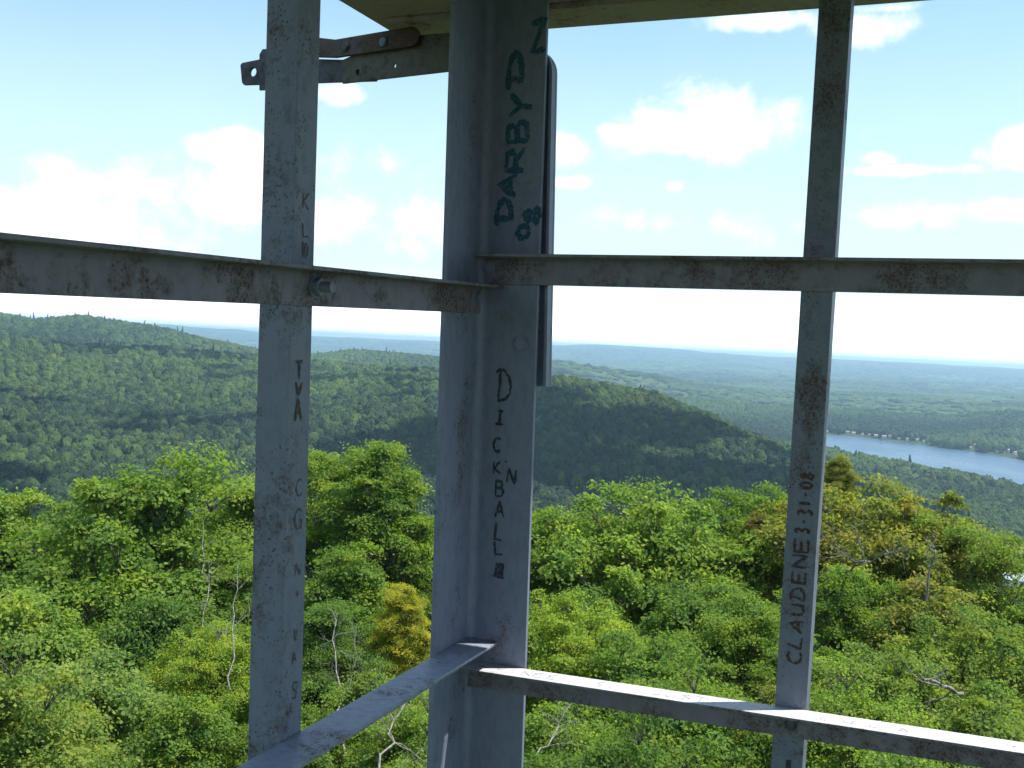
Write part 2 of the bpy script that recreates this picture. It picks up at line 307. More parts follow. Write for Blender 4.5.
# ------------------------------------------------------------------ far woods: instanced crowns on a point sheet (one mass, nobody could count it)
def crown_material():
    m, g = newmat('distant_canopy')
    at = g.n('ShaderNodeAttribute', attribute_type='INSTANCER', attribute_name='tint')
    tc = g.n('ShaderNodeTexCoord').outputs['Object']
    n = g.noise(tc, 5, 4, .7); n2 = g.noise(tc, 16, 3, .7)
    mottle = g.mix(g.mapr(n, .35, .65), (.6, .65, .6), (1.4, 1.35, 1.3))  # noise varies the tone across each crown
    vm = g.n('ShaderNodeVectorMath', operation='MULTIPLY'); g.l(at.outputs['Color'], vm.inputs[0]); g.l(mottle, vm.inputs[1])
    principled(g, vm.outputs[0], .85, 0, n2, .9, .25, .2)
    return m
def woods():
    rng = np.random.default_rng(5)
    P = []
    def ring(r0, r1, spacing, rad, amax=.58):
        area = amax*(r1*r1-r0*r0); n = int(area/spacing**2)
        r = np.sqrt(rng.uniform(r0*r0, r1*r1, n)); a = rng.uniform(-amax, amax, n)
        x = r*np.sin(a); y = r*np.cos(a)
        s = rad*rng.uniform(.65, 1.35, n)
        return x, y, s, np.full(n, rad)
    parts = [ring(210, 1500, 6.6, 4.1), ring(1500, 3200, 8.8, 6.0), ring(3200, 6500, 22, 15), ring(6500, 13000, 60, 38)]
    x = np.concatenate([p[0] for p in parts]); y = np.concatenate([p[1] for p in parts]); s = np.concatenate([p[2] for p in parts]); rad = np.concatenate([p[3] for p in parts])
    z = terr(x, y); keep = np.ones(len(x), bool)
    for p, z0 in LAKES: keep &= lake_d(x, y, p) > 7
    for hx, hy, hr in CLEAR: keep &= np.hypot(x-hx, y-hy) > hr
    # meadows on the far plain
    fld = fbm(x+5000, y*.6, 900, 3); keep &= ~((fld > .135) & (rad > 12) & (rng.random(len(x)) < .8))
    x, y, s, z, rad = x[keep], y[keep], s[keep], z[keep], rad[keep]; n = len(x)
    mottled = fbm(x, y, 420, 4)*2.0; loc = rng.normal(0, .30, n)
    t = np.clip(.34+mottled*1.3+loc, 0, 1)[:, None]
    dark = np.array([.012, .028, .015]); lite = np.array([.064, .110, .027]); c = dark*(1-t)+lite*t
    yel = rng.random(n) < .05; c[yel] *= [1.5, 1.15, .8]
    conif = (rng.random(n) < np.clip(fbm(x-3000, y+900, 500, 2)*.12, .0008, .03)) & (rad < 9)
    c[conif] = np.array([.016, .034, .019])*rng.uniform(.8, 1.4, (conif.sum(), 1))
    sz = s*np.where(rad > 12, .42, rng.uniform(1.2, 1.8, n)); sxy = s.copy()
    sxy[conif] *= .48; sz[conif] *= 1.05
    zoff = np.where(rad > 12, 6, np.where(rad < 5, 7.0, 9.0))
    me = bpy.data.meshes.new('distant_woods'); me.vertices.add(n)
    me.vertices.foreach_set('co', np.stack([x, y, z+zoff-rad*.25], -1).astype(np.float32).ravel())
    a = me.attributes.new('scl', 'FLOAT_VECTOR', 'POINT'); a.data.foreach_set('vector', np.stack([sxy, sxy*rng.uniform(.8, 1.2, n), sz], -1).astype(np.float32).ravel())
    a = me.attributes.new('rot', 'FLOAT_VECTOR', 'POINT'); a.data.foreach_set('vector', np.stack([rng.normal(0, .12, n), rng.normal(0, .12, n), rng.uniform(0, 6.28, n)], -1).astype(np.float32).ravel())
    a = me.attributes.new('tint', 'FLOAT_COLOR', 'POINT'); a.data.foreach_set('color', np.concatenate([c, np.ones((n, 1))], 1).astype(np.float32).ravel())
    a = me.attributes.new('knd', 'INT', 'POINT'); a.data.foreach_set('value', np.where(conif, 0, rng.integers(1, 5, n)).astype(np.int32))
    mat = crown_material(); me.materials.append(mat)
    o = tag(link('distant_woods', me), 'unbroken mixed forest covering the far hills and the plain', 'forest', kind='stuff')
    T = bpy.data.node_groups.new('woods', 'GeometryNodeTree')
    T.interface.new_socket('Geometry', in_out='INPUT', socket_type='NodeSocketGeometry'); T.interface.new_socket('Geometry', in_out='OUTPUT', socket_type='NodeSocketGeometry')
    N = T.nodes; Lk = T.links.new
    gi = N.new('NodeGroupInput'); go = N.new('NodeGroupOutput'); jn = N.new('GeometryNodeJoinGeometry')
    def attr(name, typ):
        d = N.new('GeometryNodeInputNamedAttribute'); d.data_type = typ; d.inputs[0].default_value = name
        return [q for q in d.outputs if q.enabled and q.name != 'Exists'][0]
    for v in range(5):
        if v < 4:
            ic = N.new('GeometryNodeMeshIcoSphere'); ic.inputs['Radius'].default_value = 1; ic.inputs['Subdivisions'].default_value = 5
        else:
            ic = N.new('GeometryNodeMeshCone'); ic.inputs['Vertices'].default_value = 28; ic.inputs['Side Segments'].default_value = 22
            ic.inputs['Radius Bottom'].default_value = 1; ic.inputs['Radius Top'].default_value = .03; ic.inputs['Depth'].default_value = 2.0
        src = ic.outputs[0]
        pos = N.new('GeometryNodeInputPosition'); nrm = N.new('GeometryNodeInputNormal')
        add = N.new('ShaderNodeVectorMath'); add.operation = 'ADD'; Lk(pos.outputs[0], add.inputs[0]); add.inputs[1].default_value = (v*11.3, v*5.1, 2.0*v)
        acc = None
        for sc_, am in ((1.6, .60), (4.5, .30), (12, .14)):
            nz = N.new('ShaderNodeTexNoise'); Lk(add.outputs[0], nz.inputs['Vector']); nz.inputs['Scale'].default_value = sc_; nz.inputs['Detail'].default_value = 1
            mm = N.new('ShaderNodeMath'); mm.operation = 'MULTIPLY_ADD'; Lk(nz.outputs[0], mm.inputs[0]); mm.inputs[1].default_value = am; mm.inputs[2].default_value = -am*.5
            if acc is None: acc = mm.outputs[0]
            else:
                s2 = N.new('ShaderNodeMath'); s2.operation = 'ADD'; Lk(acc, s2.inputs[0]); Lk(mm.outputs[0], s2.inputs[1]); acc = s2.outputs[0]
        vs = N.new('ShaderNodeVectorMath'); vs.operation = 'SCALE'; Lk(nrm.outputs[0], vs.inputs[0]); Lk(acc, vs.inputs['Scale'])
        sp = N.new('GeometryNodeSetPosition'); Lk(src, sp.inputs['Geometry']); Lk(vs.outputs[0], sp.inputs['Offset'])
        sm = N.new('GeometryNodeSetMaterial'); Lk(sp.outputs[0], sm.inputs[0]); sm.inputs['Material'].default_value = mat
        g2 = N.new('GeometryNodeGeometryToInstance'); Lk(sm.outputs[0], g2.inputs[0]); Lk(g2.outputs[0], jn.inputs[0])
    iop = N.new('GeometryNodeInstanceOnPoints'); Lk(gi.outputs[0], iop.inputs['Points']); Lk(jn.outputs[0], iop.inputs['Instance'])
    iop.inputs['Pick Instance'].default_value = True
    Lk(attr('knd', 'INT'), iop.inputs['Instance Index']); Lk(attr('scl', 'FLOAT_VECTOR'), iop.inputs['Scale'])
    e2r = N.new('FunctionNodeEulerToRotation'); Lk(attr('rot', 'FLOAT_VECTOR'), e2r.inputs[0]); Lk(e2r.outputs[0], iop.inputs['Rotation'])
    Lk(iop.outputs[0], go.inputs[0])
    md = o.modifiers.new('woods', 'NODES'); md.node_group = T
    print('woods', n)

# ------------------------------------------------------------------ haze: one closed box of even air
def haze():
    m, g = newmat('haze_air')
    v = g.n('ShaderNodeVolumePrincipled'); v.inputs['Color'].default_value = (.52, .79, 1, 1); v.inputs['Density'].default_value = HAZE; v.inputs['Anisotropy'].default_value = .3
    o = g.n('ShaderNodeOutputMaterial'); g.l(v.outputs[0], o.inputs['Volume'])
    bm = bmesh.new(); bmesh.ops.create_cube(bm, size=1)
    for q in bm.verts: q.co = Vector((q.co.x*60400, q.co.y*60400, -215 if q.co.z < 0 else 128))
    me = bpy.data.meshes.new('haze'); bm.to_mesh(me); bm.free(); me.materials.append(m)
    tag(link('haze', me), 'pale blue summer haze filling the air over the valley', 'haze', kind='stuff')
HAZE = 1.05e-4
haze()

# ------------------------------------------------------------------ added clouds, unseen above the view, placed to throw shadow patches on the hills
def clouds():
    m, g = newmat('cloud_white'); tc = g.n('ShaderNodeTexCoord').outputs['Object']; n = g.noise(tc, .01, 4, .6)
    principled(g, (.9, .9, .9), 1.0, 0, n, .5, 20, .0)
    rng = np.random.default_rng(8); off = 1100/math.tan(SUN_EL)
    for (tx, ty, rx, ry, nn) in SHADOW_CLOUDS:
        bm = bmesh.new()
        for i in range(nn):
            t = rng.uniform(0, 6.28); q = rng.uniform(0, 1)**.5; r = rng.uniform(.22, .42)*min(rx, ry)
            p = Vector((tx+math.sin(SUN_AZ)*off+rx*q*math.cos(t), ty+math.cos(SUN_AZ)*off+ry*q*math.sin(t), 1050+rng.uniform(-15, 40)))
            bmesh.ops.create_icosphere(bm, subdivisions=3, radius=1, matrix=Matrix.Translation(p) @ Matrix.Diagonal((r, r*rng.uniform(.6, 1), r*.4, 1)))
        me = bpy.data.meshes.new('shadow_cloud'); bm.to_mesh(me); bm.free(); me.materials.append(m)
        for p in me.polygons: p.use_smooth = True
        tag(link('shadow_cloud', me), kind='structure')
# shadow centre on the ground, half sizes, puffs
SHADOW_CLOUDS = [(120, 860, 205, 210, 23), (420, 800, 150, 100, 13), (-330, 640, 190, 130, 26), (-560, 1560, 260, 130, 24), (-150, 1330, 90, 150, 12), (-620, 1080, 190, 60, 14), (-300, 1000, 70, 70, 9), (-180, 1640, 150, 70, 12), (-700, 820, 90, 80, 10), (-90, 1150, 60, 90, 8), (-330, 1330, 110, 50, 9), (-480, 700, 70, 60, 8)]
clouds()

# ------------------------------------------------------------------ far houses
hm = {}
def paint(name, col, rough=.7):
    if name not in hm:
        m, g = newmat(name); tc = g.n('ShaderNodeTexCoord').outputs['Object']; n = g.noise(tc, 1.5, 4, .6)
        principled(g, g.mix(n, tuple(v*.82 for v in col), tuple(min(1, v*1.12) for v in col)), rough)
        hm[name] = m
    return hm[name]
def house_mesh(w, d, h, rh, wall, roof):
    bm = bmesh.new(); ov = .5
    b = [bm.verts.new((x*w/2, y*d/2, z)) for z in (-3, h) for x, y in ((-1, -1), (1, -1), (1, 1), (-1, 1))]
    for q in ((0, 1, 5, 4), (1, 2, 6, 5), (2, 3, 7, 6), (3, 0, 4, 7)): bm.faces.new([b[i] for i in q])
    r1 = bm.verts.new((-w/2, 0, h+rh-.3)); r2 = bm.verts.new((w/2, 0, h+rh-.3))
    bm.faces.new((b[4], r1, b[7])); bm.faces.new((b[5], b[6], r2))
    for s in (-1, 1):                       # two roof slabs with thickness
        v = []
        for zz in (0, .3):
            for x, y, z in ((-w/2-ov, s*(d/2+ov), h-ov*rh/(d/2)), (w/2+ov, s*(d/2+ov), h-ov*rh/(d/2)), (w/2+ov, 0, h+rh), (-w/2-ov, 0, h+rh)): v.append(bm.verts.new((x, y, z+zz)))
        for q in ((0, 1, 2, 3), (4, 5, 6, 7), (0, 1, 5, 4), (1, 2, 6, 5), (2, 3, 7, 6), (3, 0, 4, 7)):
            bm.faces.new([v[i] for i in q]).material_index = 1
    bmesh.ops.recalc_face_normals(bm, faces=bm.faces)
    me = bpy.data.meshes.new('lake_house'); bm.to_mesh(me); bm.free(); me.materials.append(wall); me.materials.append(roof); return me
CLEAR = []
def houses():
    rng = random.Random(3)
    walls = [paint('white_siding', (.50, .51, .50)), paint('cream_siding', (.6, .57, .48)), paint('grey_siding', (.42, .45, .46))]
    roofs = [paint('pale_shingle', (.36, .36, .37)), paint('red_shingle', (.30, .21, .18)), paint('brown_shingle', (.22, .17, .14))]
    protos = [house_mesh(13, 8.5, 4.6, 2.6, walls[i % 3], roofs[i % 3]) for i in range(3)]
    spots = []
    px = [826, 847, 853, 862, 869, 876, 884, 890, 899, 908, 917, 924, 954, 959, 965, 971, 976, 980, 984, 989, 994, 998, 1003, 1009, 1016]
    for q in px:                            # along the far shore
        a = azel(q, 440)[0]; r = 2900
        while r > 1500:
            X, Y = r*math.sin(a), r*math.cos(a)
            if float(lake_d(np.array(X), np.array(Y), LAKES[0][0])) < 14: break
            r -= 4
        r += rng.uniform(2, 26) if q < 940 else rng.uniform(5, 95)
        spots.append((r*math.sin(a), r*math.cos(a)))
    for i, (X, Y) in enumerate(spots):
        o = link('lake_house', protos[rng.choice([0, 0, 1, 1, 2])]); o.location = (X, Y, float(terr(X, Y))+2.0); o.rotation_euler.z = rng.uniform(-.6, .6)
        s = rng.uniform(.38, .72); o.scale = (s, s, s)
        tag(o, 'tiny pale house among the trees on the far shore of the lake', 'house', 'houses along the far lake shore'); CLEAR.append((X-.3*X/1e3, Y-14, 17))
    def single(px, py, r, w, d, h, rh, wl, rf, label, rot, group=None, cat='house', clr=16):
        a, e = azel(px, py); X, Y = r*math.sin(a), r*math.cos(a); zt = EYE+r*math.tan(e)
        o = empty('distant_house', (X, Y, zt-h-rh)); o.rotation_euler.z = rot
        me = house_mesh(w, d, h, rh, wl, rf)
        # split wall / roof into two part meshes
        for nm, mi in (('wall', 0), ('roof', 1)):
            bm = bmesh.new(); bm.from_mesh(me); bmesh.ops.delete(bm, geom=[f for f in bm.faces if f.material_index != mi], context='FACES')
            for f in bm.faces: f.material_index = 0
            m2 = bpy.data.meshes.new(nm); bm.to_mesh(m2); bm.free(); m2.materials.append((wl, rf)[mi]); p = link(nm, m2, o)
            if nm == 'wall':
                for wx in (-w*.3, 0, w*.3):
                    for sy in (-1, 1):
                        bw = bmesh.new(); q = bmesh.ops.create_cube(bw, size=1)['verts']
                        for vv in q: vv.co = Vector((vv.co.x*1.3+wx, vv.co.y*.12+sy*(d/2+.02), vv.co.z*1.4+h*.55))
                        mw = bpy.data.meshes.new('window'); bw.to_mesh(mw); bw.free(); mw.materials.append(paint('dark_glass', (.05, .06, .08), .2)); link('window', mw, p)
        tag(o, label, cat, group); CLEAR.append((X, Y, clr)); CLEAR.append((X*(1-30/r), Y*(1-30/r), clr*.9))
    single(1008, 545, 740, 15, 10, 4.5, 3, walls[1], roofs[1], 'house with a reddish brown roof in the woods at the right edge', .2)
    single(1014, 573, 560, 17, 11, 4, 2.6, walls[0], paint('blue_metal_roof', (.30, .36, .45), .4), 'house with a blue grey roof just above the treetops at the right edge', -.3, clr=14)
    single(702, 389, 5700, 70, 30, 10, 4, walls[0], paint('white_roof', (.8, .8, .8)), 'long white building alone on the distant wooded plain', .1, cat='building', clr=130)
houses()
def outcrop():
    a, e = azel(846, 478); r = 830; X, Y = r*math.sin(a), r*math.cos(a)
    bm = bmesh.new(); bmesh.ops.create_icosphere(bm, subdivisions=4, radius=1)
    for v in bm.verts:
        n = vnoise(np.array(v.co.x*2.3+9), np.array(v.co.y*2.3+v.co.z*3), 3)-.5; v.co *= 1+float(n)*.7
        v.co = Vector((v.co.x*5, v.co.y*5, v.co.z*9))
    me = bpy.data.meshes.new('rock_outcrop'); bm.to_mesh(me); bm.free()
    m, g = newmat('pale_rock'); tc = g.n('ShaderNodeTexCoord').outputs['Object']; n = g.noise(tc, .6, 6, .7)
    principled(g, g.mix(g.mapr(n, .35, .65), (.22, .22, .21), (.48, .47, .44)), .9, 0, n, .8, 1)
    me.materials.append(m); o = link('rock_outcrop', me); o.location = (X, Y, EYE+r*math.tan(e)-3)
    tag(o, 'pale grey rock face poking out of the woods below the lake', 'rock'); CLEAR.append((X*.985, Y*.985, 9)); CLEAR.append((X*.965, Y*.965, 8))
outcrop()
woods()

# ------------------------------------------------------------------ foreground trees
def leaf_material(name):
    m, g = newmat(name)
    oi = g.n('ShaderNodeObjectInfo'); geo = g.n('ShaderNodeNewGeometry')
    tc = g.n('ShaderNodeTexCoord').outputs['Object']
    att = g.n('ShaderNodeAttribute', attribute_name='lv')
    n = g.noise(tc, .9, 3, .6)
    base = oi.outputs['Color']
    def mul(c, v):
        q = g.n('ShaderNodeVectorMath', operation='MULTIPLY'); g.l(c, q.inputs[0])
        if isinstance(v, tuple): q.inputs[1].default_value = v
        else: g.l(v, q.inputs[1])
        return q.outputs[0]
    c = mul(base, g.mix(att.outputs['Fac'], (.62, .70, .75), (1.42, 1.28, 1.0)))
    c = mul(c, g.mix(g.mapr(n, .35, .68), (.82, .9, 1.0), (1.22, 1.08, .82)))
    # a share of the leaves turned, more in some trees (alpha of the object's colour)
    turn = g.m('MULTIPLY', g.mapr(g.m('ADD', att.outputs['Fac'], g.m('MULTIPLY', n, .8)), 1.0, 1.25), oi.outputs['Alpha'])
    c = g.mix(turn, c, (.27, .15, .05))
    c = mul(c, (1.20, 1.27, 1.30))
    dif = g.n('ShaderNodeBsdfDiffuse'); g.l(c, dif.inputs[0])
    tr = g.n('ShaderNodeBsdfTranslucent'); g.l(mul(c, (1.35, 1.55, .70)), tr.inputs[0])
    a = g.n('ShaderNodeMixShader'); a.inputs[0].default_value = .48; g.l(dif.outputs[0], a.inputs[1]); g.l(tr.outputs[0], a.inputs[2])
    o = g.n('ShaderNodeOutputMaterial'); g.l(a.outputs[0], o.inputs[0])
    return m
LEAF = leaf_material('leaf')
def bark_material(name, a, b):
    m, g = newmat(name); tc = g.n('ShaderNodeTexCoord').outputs['Object']
    mp = g.n('ShaderNodeMapping'); g.l(tc, mp.inputs[0]); mp.inputs['Scale'].default_value = (1, 1, .2)
    n = g.noise(mp.outputs[0], 18, 5, .7); principled(g, g.mix(g.mapr(n, .35, .65), a, b), .9, 0, n, .6, .02); return m
BARK = bark_material('bark', (.05, .042, .034), (.16, .14, .12)); DEAD = bark_material('dead_wood', (.09, .085, .075), (.27, .255, .23))

def tube_np(P, rad, n=5):
    """tapered tube along points"""
    P = np.asarray(P, float); m = len(P); T = np.gradient(P, axis=0); T /= np.linalg.norm(T, axis=1)[:, None]+1e-9
    ref = np.array([.31, .17, .93]); A = np.cross(T, ref); A /= np.linalg.norm(A, axis=1)[:, None]+1e-9; B = np.cross(T, A)
    t = np.arange(n)*2*math.pi/n
    V = P[:, None]+(A[:, None]*np.cos(t)[None, :, None]+B[:, None]*np.sin(t)[None, :, None])*np.asarray(rad)[:, None, None]
    i, j = np.meshgrid(np.arange(m-1), np.arange(n), indexing='ij'); i = i.ravel(); j = j.ravel(); j2 = (j+1) % n
    return V.reshape(-1, 3), np.stack([i*n+j, i*n+j2, (i+1)*n+j2, (i+1)*n+j], -1)
class Acc:
    def __init__(s): s.V = []; s.F = []; s.n = 0
    def add(s, V, F): s.V.append(V); s.F.append(F+s.n); s.n += len(V)
    def mesh(s, name, mat): return npmesh(name, np.vstack(s.V), np.vstack(s.F), mat, True)
def curve(a, b, bend, k=6, rng=None):
    t = np.linspace(0, 1, k)[:, None]; p = np.asarray(a)*(1-t)+np.asarray(b)*t
    p = p+np.array([0, 0, 1])*(np.sin(t*math.pi)*bend)
    if rng is not None: p[1:-1] += rng.normal(0, .06*np.linalg.norm(np.asarray(b)-a)/k*2, (k-2, 3))
    return p
def leaves_np(C, Nn, rng, size):
    """one folded leaf quad per point C with normal Nn"""
    n = len(C); Nn = Nn/(np.linalg.norm(Nn, axis=1)[:, None]+1e-9)
    d = rng.normal(size=(n, 3)); d[:, 2] -= .1; d -= Nn*(d*Nn).sum(1)[:, None]; d /= np.linalg.norm(d, axis=1)[:, None]+1e-9
    s = np.cross(Nn, d); L = (size*rng.uniform(.45, 1.6, n))[:, None]; W = L*.44
    V = np.stack([C-d*L*.5, C+s*W-Nn*L*.06, C+d*L*.5-Nn*L*.12, C-s*W-Nn*L*.06], 1).reshape(-1, 3)
    return V, np.arange(4*n).reshape(n, 4)
def make_tree(seed, H, Rr, shape, nclump, per, size):
    """returns crown mesh, trunk mesh; built at real size about the origin"""
    rng = np.random.default_rng(seed); wood = Acc()
    base = .30 if shape != 'bush' else .05
    lean = rng.normal(0, .35, 2)
    def env(t):        # crown radius at relative height t in 0..1 of the crown
        if shape == 'round': return Rr*np.clip(math.sqrt(max(0, 1-(t*2-.78)**2/1.55)), .2, 1)
        if shape == 'upright': return Rr*(.45+.55*math.sin(min(1, t*1.25)*math.pi*.75))*(1-.55*t)
        if shape == 'flat': return Rr*(.35+.75*t**.6)*(1 if t < .85 else .85)
        return Rr*(.9-.35*t)
    top = np.array([lean[0], lean[1], H*.93])
    tp = curve((0, 0, 0), top, 0, 9, rng); tp[0] = (0, 0, -.2); wood.add(*tube_np(np.array([(0, 0, -16.), (0, 0, -8.), (0, 0, -.2)]), np.array([.30, .25, .20])*(H/13), 7)); wood.add(*tube_np(tp, np.linspace(.20, .03, 9)*(H/13), 7))
    cl = []; ga = rng.uniform(0, 6.28)
    for i in range(nclump):
        t = (i+.5)/nclump; t = t**.8; ga += 2.39996+rng.normal(0, .3)
        rr = env(t)*(rng.uniform(.5, 1.05)+(rng.random() < .22)*rng.uniform(.1, .32) if i < nclump*.82 else rng.uniform(.1, .8))
        z = H*(base+(1-base)*t*.90)+rng.normal(0, .42)+(rng.random() < .24)*rng.uniform(.2, 1.2)
        c = np.array([lean[0]*t+rr*math.cos(ga), lean[1]*t+rr*math.sin(ga), z]); cl.append((c, rng.uniform(.48, 1.10)*Rr/3.9))
    Vs = []; Ns = []; At = []
    for c, rc in cl:
        s = max(.12, (c[2]/H)-.22-rng.uniform(0, .12)); p0 = tp[0]*(1-s)+top*s
        k = int(np.clip(s*9, 0, 8)); p0 = tp[k]
        br = curve(p0, c, -.12*np.linalg.norm(c-p0)*rng.uniform(.2, 1), 6, rng); wood.add(*tube_np(br, np.linspace(.055, .012, 6)*(H/13), 4))
        ns = 10
        tone = rng.uniform(0, 1)
        for q in range(ns):
            d = rng.normal(size=3); d[2] = abs(d[2])*.8-.12; d /= np.linalg.norm(d)
            sc_ = c+d*rc*np.array([1.05, 1.05, .72])*rng.uniform(.45, 1.15)
            tw = curve(br[-2], sc_, .05, 4, rng); wood.add(*tube_np(tw, np.linspace(.014, .004, 4), 3))
            nl = int(per/ns*rng.uniform(.6, 1.4))
            # a spray: flattened drooping plate of leaves around the twig end
            nrm = d*.55+np.array([0, 0, 1.0])+rng.normal(0, .25, 3); nrm /= np.linalg.norm(nrm)
            P = rng.normal(size=(nl, 3)); P -= nrm*(P@nrm)[:, None]*.80; P = P*rc*.31; P += d*(rng.uniform(-.3, .1, (nl, 1)))*rc
            P[:, 2] -= (P[:, 0]**2+P[:, 1]**2)*.12
            Vs.append(sc_+P); Ns.append(nrm*.75+d*.45+rng.normal(0, .55, (nl, 3))); At.append(np.clip(rng.normal(.5, .2, nl)+(tone-.5)*.45, 0, 1))
    # inner thin fill so the crown is not hollow
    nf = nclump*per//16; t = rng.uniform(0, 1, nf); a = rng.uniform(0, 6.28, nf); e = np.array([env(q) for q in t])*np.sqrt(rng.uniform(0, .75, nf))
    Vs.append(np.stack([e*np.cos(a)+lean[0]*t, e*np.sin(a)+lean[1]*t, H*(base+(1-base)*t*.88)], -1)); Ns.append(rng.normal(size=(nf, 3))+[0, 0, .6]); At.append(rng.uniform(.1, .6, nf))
    C = np.vstack(Vs); V, Fq = leaves_np(C, np.vstack(Ns), rng, size)
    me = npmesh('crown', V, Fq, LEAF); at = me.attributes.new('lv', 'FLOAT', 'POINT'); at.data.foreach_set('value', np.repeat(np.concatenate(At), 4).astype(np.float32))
    return me, wood.mesh('trunk', BARK), H, Rr

KINDS = {
 'round':   [make_tree(11, 11.5, 4.1, 'round', 130, 640, .108), make_tree(12, 11.5, 4.1, 'round', 124, 660, .108)],
 'upright': [make_tree(21, 12.5, 3.8, 'upright', 120, 620, .108), make_tree(22, 12.5, 3.8, 'upright', 118, 640, .108)],
 'flat':    [make_tree(31, 11, 4.6, 'flat', 124, 560, .130), make_tree(32, 11, 4.6, 'flat', 124, 560, .130)],
 'bush':    [make_tree(41, 8, 3.2, 'round', 140, 470, .090), make_tree(42, 8, 3.2, 'bush', 140, 470, .090)],
}
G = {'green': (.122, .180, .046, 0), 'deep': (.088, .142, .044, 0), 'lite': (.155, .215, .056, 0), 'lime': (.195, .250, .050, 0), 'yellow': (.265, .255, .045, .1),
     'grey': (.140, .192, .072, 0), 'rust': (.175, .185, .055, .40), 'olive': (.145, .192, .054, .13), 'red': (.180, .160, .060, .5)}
rs = random.Random(9)
def place_tree(px, ytop, r, wpx, kind, tint, name, label, cat='tree'):
    a, e = azel(px, ytop); X, Y = r*math.sin(a), r*math.cos(a); zt = EYE+r*math.tan(e); z0 = float(terr(X, Y))
    crown, trunk, H, Rr = rs.choice(KINDS[kind])
    o = empty(name, (X, Y, z0)); sxy = (wpx*1.22/2*r/F)/Rr
    o.location.z = zt-H*1.05*sxy; o.scale = (sxy, sxy, sxy); o.rotation_euler.z = rs.uniform(0, 6.28)
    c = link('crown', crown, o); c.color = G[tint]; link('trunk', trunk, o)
    tag(o, label, cat, 'living trees crowded below the tower')
    return o
